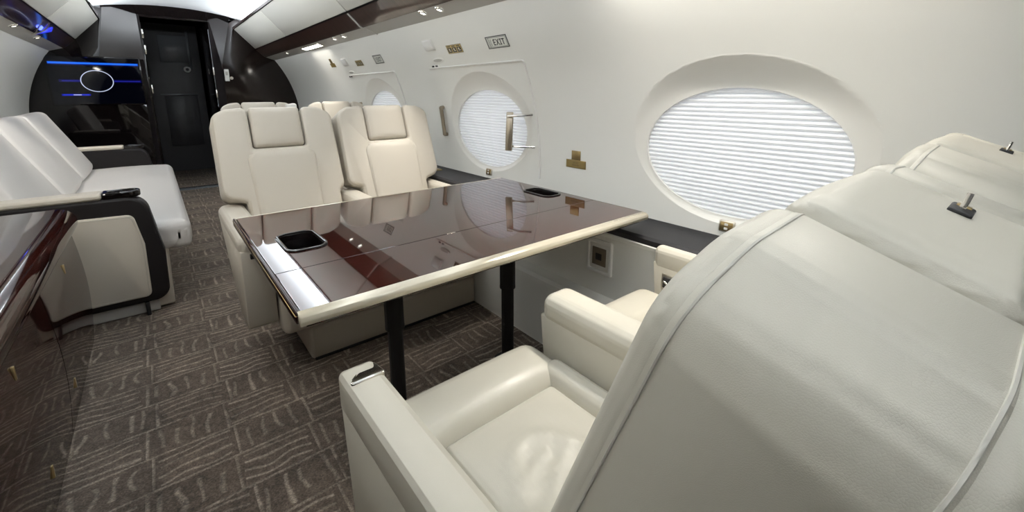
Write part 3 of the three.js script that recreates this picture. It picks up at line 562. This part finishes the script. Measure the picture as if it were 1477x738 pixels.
// ------------------------------------------------------------------ lounge seats
// local frame: x across, z from the table (or the seat's own middle plane) towards the back, y up
const TILT = Math.atan(0.353);
function recline(g) { g.rotateX(TILT); return at(g, 0, 0.40, 0.923); }
function makeSeat({ name = 'lounge_seat', label, zt, cx, far, back, cushion, arms, mat, cushMat, group, wrinkle, release, Hh = 0.628 }) {
  const t = thing(name, label, 'seat', [cx, 0, zt], group);
  if (far) t.rotation.y = Math.PI;
  const X = (a, b) => { const p = far ? [-(b - cx), -(a - cx)] : [a - cx, b - cx]; return p; };
  const [c0, c1] = X(...cushion), [b0, b1] = X(...back), bw = b1 - b0, bc = (b0 + b1) / 2, cw = c1 - c0, cc = (c0 + c1) / 2;
  // frame below the cushion
  mesh('apron', at(rbox(cw - 0.006, 0.165, 0.50, 0.03, { k: 3, m: 2 }), cc, 0.2325, 0.728), mat, t);
  mesh('pedestal', box(cc - cw / 2 + 0.05, cc + cw / 2 - 0.05, 0.1485, 0.156, 0.56, 0.92, 0.002), M.dark, t);
  // cushion: inset panel, front roll and side rolls
  const sr = 0.07;
  mesh('front_roll', at(rbox(cw - 0.002, 0.125, 0.165, 0.05, { k: 6, m: 6, fn: (q, w, h, d) => { if (q.y > 0) { const u = q.z / d + 0.5; q.y += 0.012 * Math.sin(Math.min(1, u) * Math.PI) * (1 - Math.pow(2 * q.x / w, 4)) - 0.006 * u; } } }), cc, 0.378, 0.527), cushMat, t, 1.2);
  for (const s of [-1, 1]) mesh('side_roll', at(rbox(sr, 0.11, 0.47, 0.026, { k: 5, m: 6, fn: (q, w) => { if (q.y > 0) q.y += 0.014 * (1 - Math.pow(2 * q.x / w, 2)); } }), cc + s * (cw / 2 - sr / 2 - 0.001), 0.376, 0.790), cushMat, t, 1.2);
  mesh('seat_panel', at(rbox(cw - 2 * sr - 0.002, 0.11, 0.42, 0.014, { k: 4, m: 46, fn: (q, w, h, d) => {
    if (q.y > 0) {
      const u = 2 * q.x / w, v = 2 * q.z / d; q.y += 0.014 * (1 - u * u) * (1 - v * v);
      if (wrinkle) {
        const ex = (q.x + 0.02) / 0.085, ez = (q.z + 0.03) / 0.075, e = Math.hypot(ex, ez), ph = Math.atan2(ez, ex);
        q.y -= 0.006 * Math.exp(-e * e * 0.8);
        q.y += 0.0048 * Math.exp(-Math.pow((e - 1 - 0.15 * Math.sin(3 * ph)) / 0.22, 2));
        q.y += 0.0016 * Math.exp(-e * e) * Math.sin((q.x * 0.6 + q.z) * 120 + 2.5 * noise.noise(q.x * 30, q.z * 30, 1));
      }
      q.y += 0.0012 * noise.noise(q.x * 18 + 3, q.z * 18, 2);
    }
  } }), cc, 0.366, 0.815), cushMat, t, 1.2);
  // arms
  for (const a of arms) {
    const [x0, x1] = X(...a.x), w = x1 - x0, xc = (x0 + x1) / 2;
    const f0 = a.front ?? 0.485, top = a.top ?? 0.57, pr = roundShape([[-f0 - 0.035, 0.2, 0.02], [-f0, top - 0.055, 0.004], [-1.06, top - 0.055, 0.004], [-0.68, 0.2, 0.03]].map(([x, y, r]) => [x, y, r]));
    const g = slab(pr, w - 0.001, 0.004, 3); g.rotateY(Math.PI / 2); mesh('arm_panel', at(g, xc, 0, 0), mat, t, 0.8);
    mesh('arm_cap', at(rbox(w + 0.003, 0.078, 1.075 - f0, a.round ?? 0.031, { k: 6, m: 2 }), xc, top - 0.039, (1.075 + f0 - 0.004) / 2), mat, t, 1.2);
    if (a.control) {
      const tri = (k, S) => roundShape([[-0.034 * k, -0.026 * k, 0.006 * k], [0.034 * k, -0.026 * k, 0.006 * k], [0.034 * k, 0.026 * k, 0.010 * k], [0.014 * k, 0.026 * k, 0.010 * k]], S);
      const fr = tri(1), lay = (g) => { g.rotateX(-Math.PI / 2 - 0.16); return at(g, xc, top - 0.0055, f0 + 0.034); }; fr.holes.push(tri(0.72, THREE.Path));
      const c = mesh('arm_control', lay(slab(fr, 0.012, 0.003)), M.chrome, t); c.userData.label = 'chrome framed seat control at the arm tip';
      mesh('button', lay(slab(tri(0.7), 0.009, 0.002)), M.satin, c);
    }
    if (a.switches) {
      const c = mesh('switch_plate', box(x0 - 0.003, x0 + 0.006, 0.445, 0.497, f0 + 0.035, f0 + 0.115, 0.003), M.satin, t); c.userData.label = 'small metal plate with two rocker switches';
      for (const dz of [0.056, 0.094]) { mesh('rocker', box(x0 - 0.006, x0, 0.453, 0.489, f0 + dz - 0.014, f0 + dz + 0.014, 0.002), M.dark, c); mesh('tick', (() => { const q = box(-0.002, 0.002, -0.013, 0.013, -0.003, 0.003, 0.001); q.rotateX(dz > 0.07 ? 0.5 : -1.1); return at(q, x0 - 0.007, 0.471, f0 + dz); })(), M.chrome, c); }
    }
    if (a.slot) mesh('latch', box(xc - 0.02, xc + 0.02, top - 0.085, top - 0.065, f0 - 0.006, f0 + 0.004, 0.003), M.dark, t);
  }
  // back: shell with shoulders, narrower between the arms; bolsters, headrest and lumbar cushion on its face
  const HW = bw / 2, LW = cw / 2 - 0.006, lo = cc - bc, hr = 0.112, cut = 0.432;
  const sh = (i) => roundShape([[lo - LW + i, 0 + i, 0.03], [lo + LW - i, 0 + i, 0.03], [lo + LW - i, 0.19 + i, 0.02], [HW - i, 0.215 + i, 0.05], [HW - 0.004 - i, Hh - 0.036 - i, 0.05], [HW - 0.06 - i, Hh - 0.007 - i, 0.06], [hr + 0.002 + i, Hh - i, 0.024], [hr + 0.002 + i, cut - i, 0.012], [-hr - 0.002 - i, cut - i, 0.012], [-hr - 0.002 - i, Hh - i, 0.024], [-HW + 0.06 + i, Hh - 0.007 - i, 0.06], [-HW + 0.004 + i, Hh - 0.036 - i, 0.05], [-HW + i, 0.215 + i, 0.05], [lo - LW + i, 0.19 + i, 0.02]]);
  mesh('back_shell', recline(at(slab(sh(0), 0.118, 0.006, 3), bc, 0, 0.049)), mat, t, 0.9);
  mesh('front_cover', recline(at(slab(sh(0.001), 0.056, 0.018, 6), bc, 0, 0.003)), mat, t, 0.9);
  mesh('rear_cover', recline(at(slab(sh(0.002), 0.05, 0.022, 7), bc, 0, 0.106)), mat, t, 0.9);
  const puff = (a) => ({ k: 4, m: 10, fn: (q, w, h) => { if (q.z < 0) q.z -= a * (1 - Math.pow(2 * q.x / w, 2)) * (1 - Math.pow(2 * q.y / h, 4)); } });
  mesh('headrest', recline(at(rbox(2 * hr - 0.006, Hh - cut - 0.003, 0.132, 0.018, puff(0.012)), bc, (Hh + cut) / 2 + 0.001, 0.046)), mat, t, 1.2);
  { // lumbar cushion, wider at the top
    const pf = puff(0.011), g = rbox(0.29, 0.385, 0.05, 0.016, { k: 4, m: 16, fn: (q, w, h) => { pf.fn(q, w, h); const RR = 0.05, dx = Math.abs(q.x) - (w / 2 - RR), dy = Math.abs(q.y) - (h / 2 - RR); if (dx > 0 && dy > 0) { const f = Math.max(dx, dy) / Math.hypot(dx, dy); q.x = Math.sign(q.x) * (w / 2 - RR + dx * f); q.y = Math.sign(q.y) * (h / 2 - RR + dy * f); } } }); const p = g.attributes.position;
    for (let i = 0; i < p.count; i++) p.setX(i, p.getX(i) * (1.02 - 0.10 * (0.5 - p.getY(i) / 0.40)));
    mesh('lumbar_cushion', recline(at(g, bc, 0.228, -0.010)), mat, t, 1.2);
  }
  // piping along the front and rear edges of the shell
  for (const [z, i] of [[-0.003, 0.0004], [0.104, 0.0006]]) {
    const pts = sh(i).getPoints(6), ring = []; for (const q of pts) { const l = ring[ring.length - 1]; if (!l || l.distanceTo(q) > 0.002) ring.push(q); }
    if (ring[0].distanceTo(ring[ring.length - 1]) < 0.003) ring.pop();
    const path = new THREE.CurvePath(), v3 = ring.map((q) => V(q.x, q.y, 0)); for (let k = 0; k < v3.length; k++) path.add(new THREE.LineCurve3(v3[k], v3[(k + 1) % v3.length]));
    const g = bare(new THREE.TubeGeometry(path, 420, 0.0013, 6, true)); mesh('piping', recline(at(g, bc, 0, z)), M.piping, t, 1.2);
  }
  if (wrinkle) { const c = mesh('belt_anchor', tube([[-0.182, 0.60, 0.952], [-0.182, 0.635, 0.966], [-0.180, 0.662, 0.976]], 0.0055, 12, 8), M.satin, t); c.userData.label = 'slim metal belt anchor at the foot of the backrest'; }
  if (release) {   // headrest release set into the gap on top of the headrest
    const c = mesh('headrest_release', recline(at(box(-0.016, 0.014, -0.008, 0.0025, -0.008, 0.008, 0.002), bc + 0.055, Hh, 0.058)), M.dark, t); c.userData.label = 'dark slot with a chrome pin beside the headrest';
    mesh('pin', recline(at(tube([[-0.006, -0.004, 0], [-0.006, 0.009, -0.001], [-0.005, 0.016, -0.002]], 0.0022, 10, 8), bc + 0.055, Hh, 0.058)), M.chrome, c);
    mesh('clip', recline(at(box(0.002, 0.011, 0.0, 0.0036, -0.005, 0.005, 0.001), bc + 0.055, Hh, 0.058)), M.brass, c);
  }
  return t;
}
const ZT = -1.215;
const pair = 'seats facing each other across the table';
makeSeat({ label: 'cream leather seat by the aisle, rear of its back turned, with chrome arm control', zt: ZT, cx: 0.18, far: false, back: [-0.09, 0.43], cushion: [-0.018, 0.408], arms: [{ x: [-0.084, -0.020], control: true, front: 0.480, round: 0.013 }, { x: [0.412, 0.508] }], mat: M.leather, cushMat: M.seatLeather, group: pair, wrinkle: true, release: true, Hh: 0.620 });
makeSeat({ label: 'cream leather seat by the near window with switches in its arm', zt: ZT, cx: 0.71, far: false, back: [0.45, 0.97], cushion: [0.512, 0.91], arms: [{ x: [0.912, 0.954], switches: true, top: 0.582 }], mat: M.leather, cushMat: M.leather, group: pair, release: true, Hh: 0.624 });
makeSeat({ label: 'cream leather seat by the aisle facing the table, back to the bulkhead', zt: ZT, cx: 0.18, far: true, back: [-0.09, 0.43], cushion: [-0.008, 0.408], arms: [{ x: [-0.11, -0.01], slot: true }, { x: [0.412, 0.508] }], mat: M.leatherWarm, cushMat: M.leatherWarm, group: pair });
makeSeat({ label: 'cream leather seat beside the exit hatch facing the table', zt: ZT, cx: 0.71, far: true, back: [0.45, 0.97], cushion: [0.512, 0.89], arms: [{ x: [0.893, 0.954] }], mat: M.leatherWarm, cushMat: M.leatherWarm, group: pair });
const row2 = 'seats in the row behind';
makeSeat({ label: 'cream seat top showing behind the far aisle seat', zt: -2.56, cx: 0.335, far: true, back: [0.09, 0.575], cushion: [0.155, 0.515], arms: [{ x: [0.05, 0.15] }], mat: M.leatherWarm, cushMat: M.leatherWarm, group: row2 });
makeSeat({ label: 'cream seat mostly hidden behind the far window seat', zt: -2.56, cx: 0.89, far: true, back: [0.66, 1.12], cushion: [0.71, 0.88], arms: [], mat: M.leatherWarm, cushMat: M.leatherWarm, group: row2 });
// plinths under the seat pairs
for (const [za, zb, w] of [[-1.715, -2.25, 'far pair of seats'], [-0.72, -0.18, 'near pair of seats'], [-3.06, -3.6, 'seats in the row behind']]) {
  const t = thing('seat_plinth', `low cream plinth under the ${w}`, 'plinth', [0, 0, (za + zb) / 2], 'seat plinths'); const d = Math.abs(za - zb) / 2;
  mesh('plinth_box', box(0.088, 0.885, 0.002, 0.148, -d, d, 0.018, { k: 4, m: 2 }), M.leatherWarm, t); mesh('toe_strip', box(0.10, 0.875, 0, 0.012, -d - 0.002, d + 0.002, 0.002), M.dark, t);
}
{ // white cloth over the corner of the seat behind
  const t = thing('headrest_cloth', 'small white folded cloth on the top corner of the seat behind', 'cloth', [0.545, 0.955, -3.66]);
  mesh('cloth', rbox(0.075, 0.05, 0.05, 0.012, { k: 3, m: 4, fn: (q) => { q.y += 0.003 * Math.sin(q.x * 90); } }), M.whitePlastic, t); mesh('fold', at(rbox(0.07, 0.012, 0.055, 0.005, { k: 2, m: 1 }), 0, -0.02, 0.004), M.whitePlastic, t);
}
// ------------------------------------------------------------------ sofa along the left wall
{
  const ZA = -2.62, ZB = -5.06, t = thing('sofa', 'long cream sofa with dark brown ends along the left wall', 'sofa', [-0.6, 0, (ZA + ZB) / 2]);
  const ox = 0.6, oz = -(ZA + ZB) / 2, B = (x0, x1, y0, y1, z0, z1, r, o) => at(box(x0, x1, y0, y1, z0, z1, r, o), ox, 0, oz);
  mesh('base', B(-0.87, -0.315, 0.01, 0.30, ZA - 0.05, ZB + 0.05, 0.012), M.leatherWarm, t);
  mesh('seat_cushion', at(rbox(0.66, 0.145, 2.30, 0.05, { k: 5, m: 14, fn: (q, w, h, d) => { if (q.y > 0) q.y += 0.012 * (1 - Math.pow(2 * q.x / w, 2)); } }), -0.53 + ox, 0.358, (ZA + ZB) / 2 + oz), M.pearl, t, 1.2);
  mesh('front_fall', B(-0.29, -0.205, 0.285, 0.40, ZA - 0.07, ZB + 0.07, 0.03, { k: 4, m: 1 }), M.pearl, t);
  // three back cushions, each with its own crown
  const n = 3, L = 2.30 / n, tilt = Math.atan2(0.21, 0.43);
  for (let k = 0; k < n; k++) {
    const g = rbox(0.16, 0.53, L - 0.006, 0.045, { k: 5, m: 10, fn: (q, w, h, d) => { if (q.x > 0) q.x += 0.030 * (1 - Math.pow(2 * q.z / d, 2)) * (0.4 + 0.6 * Math.cos(q.y / h * 2)); } });
    g.rotateZ(tilt); mesh('back_cushion', at(g, -0.895 + ox, 0.655, (-2.69 - L * (k + 0.5)) + oz), M.pearl, t, 1.2);
  }
  for (const [z, s] of [[ZA, 1], [ZB, -1]]) {
    // end shell
    const out = roundShape([[-0.91, 0.065, 0.02], [-0.328, 0.065, 0.06], [-0.318, 0.30, 0], [-0.360, 0.588, 0.08], [-1.10, 0.600, 0.02]]);
    const e = mesh('end_shell', at(slab(out, 0.10, 0.014, 4), ox, 0, z - s * 0.05 + oz), M.darkLeather, t, 0.8);
    if (s > 0) {
      const ins = roundShape([[-0.735, 0.098, 0.02], [-0.395, 0.098, 0.025], [-0.388, 0.36, 0], [-0.412, 0.508, 0.03], [-0.76, 0.52, 0.02]]);
      mesh('inset_panel', at(slab(ins, 0.02, 0.007, 4), ox, 0, z + 0.001 + oz), M.leatherWarm, e, 0.8).userData.label = 'cream leather inset with stitched border';
      const st = roundShape([[-0.725, 0.108, 0.02], [-0.405, 0.108, 0.02], [-0.398, 0.36, 0], [-0.42, 0.499, 0.025], [-0.75, 0.511, 0.02]]).getPoints(4).map((q) => V(q.x, q.y, 0));
      mesh('stitching', at(tube(st, 0.0012, 160, 5, true), ox, 0, z + 0.0115 + oz), M.piping, e);
    }
    if (s < 0) mesh('end_bolster', B(-0.76, -0.43, 0.425, 0.485, z + 0.004, z + 0.07, 0.02, { k: 4, m: 1 }), M.leatherWarm, t);
    mesh('arm_cap', B(-1.02, -0.505, 0.588, 0.620, z - s * 0.10 - s * 0.002, z + s * 0.002, 0.016, { k: 4, m: 1 }), M.leatherWarm, t);
    // glossy drink tray at the arm tip
    const tr = roundShape([[-0.508, -0.045, 0.012], [-0.372, -0.045, 0.04], [-0.372, 0.045, 0.04], [-0.508, 0.045, 0.012]]); tr.holes.push(roundShape([[-0.485, -0.028, 0.012], [-0.392, -0.028, 0.026], [-0.392, 0.028, 0.026], [-0.485, 0.028, 0.012]], THREE.Path));
    const tg = slab(tr, 0.030, 0.006); tg.rotateX(-Math.PI / 2); const tm = mesh('drink_tray', at(tg, ox, 0.603, z - s * 0.05 + oz), M.black, t); mesh('tray_floor', B(-0.487, -0.39, 0.588, 0.598, z - s * 0.05 - 0.03, z - s * 0.05 + 0.03, 0.003), M.dark, tm);
    mesh('toe', B(-0.88, -0.375, 0.004, 0.066, z - s * 0.085, z - s * 0.03, 0.004), M.psu, t);
    for (const x of [-0.42, -0.66]) mesh('foot', B(x - 0.008, x + 0.008, 0, 0.066, z - s * 0.012, z + s * 0.006, 0.003), s > 0 && x < -0.5 ? M.gold : M.dark, t);
  }
}

// ------------------------------------------------------------------ glossy cabinet along the left wall
{
  const ZA = 0.9, ZB = -2.47, t = thing('credenza', 'low glossy dark wood cabinet with small gold pulls in front of the sofa', 'cabinet', [-0.85, 0, (ZA + ZB) / 2]);
  const ox = 0.85, oz = -(ZA + ZB) / 2, mid = (za, zb, pr, n, m, p = t, c = 0.6) => mesh(n, at(along(pr, za, zb, 1, true), ox, 0, oz), m, p, c);
  const bulge = (y) => -0.607 + 0.020 * Math.sin(Math.PI * Math.min(1, Math.max(0, y / 0.52)));
  const top = [[-1.12, 0.60], [-0.655, 0.60]]; for (let k = 0; k <= 10; k++) { const a = Math.PI / 2 - k / 10 * Math.PI; top.push([-0.632 + 0.056 * Math.cos(a), 0.546 + 0.054 * Math.sin(a)]); } top.push([-1.12, 0.492]);
  mid(ZB, ZA, top, 'top', M.wood);
  mid(ZB + 0.02, ZA, [[-0.86, 0.0], [-0.64, 0.0], [-0.64, 0.50], [-1.12, 0.50]], 'carcass', M.dark);
  const cuts = [ZB, -1.765, -1.06, -0.35, 0.9];
  for (let k = 0; k < 4; k++) {
    const za = cuts[k] + 0.003, zb = cuts[k + 1] - 0.003;
    const pr = [], y0 = 0.012, y1 = 0.491; for (let i = 0; i <= 20; i++) { const y = y0 + (y1 - y0) * i / 20; pr.push([bulge(y), y]); } pr.push([-0.64, y1], [-0.64, y0]);
    const d = mid(za, zb, pr, 'door', M.wood, t, 0.5);
    for (const [py, zc] of [[0.135, [-1.87, -1.43, -0.72, 0.2][k]], [0.445, [-2.135, -1.374, -0.70, 0.2][k]]]) mesh('pull', at(box(bulge(py) - 0.004, bulge(py) + 0.0035, py - 0.017, py + 0.017, zc - 0.005, zc + 0.005, 0.002), ox, 0, oz), M.gold, d);
  }
}

scene.traverse((o) => { if (o.isMesh) { o.castShadow = true; o.receiveShadow = true; } });
renderer.render(scene, camera);
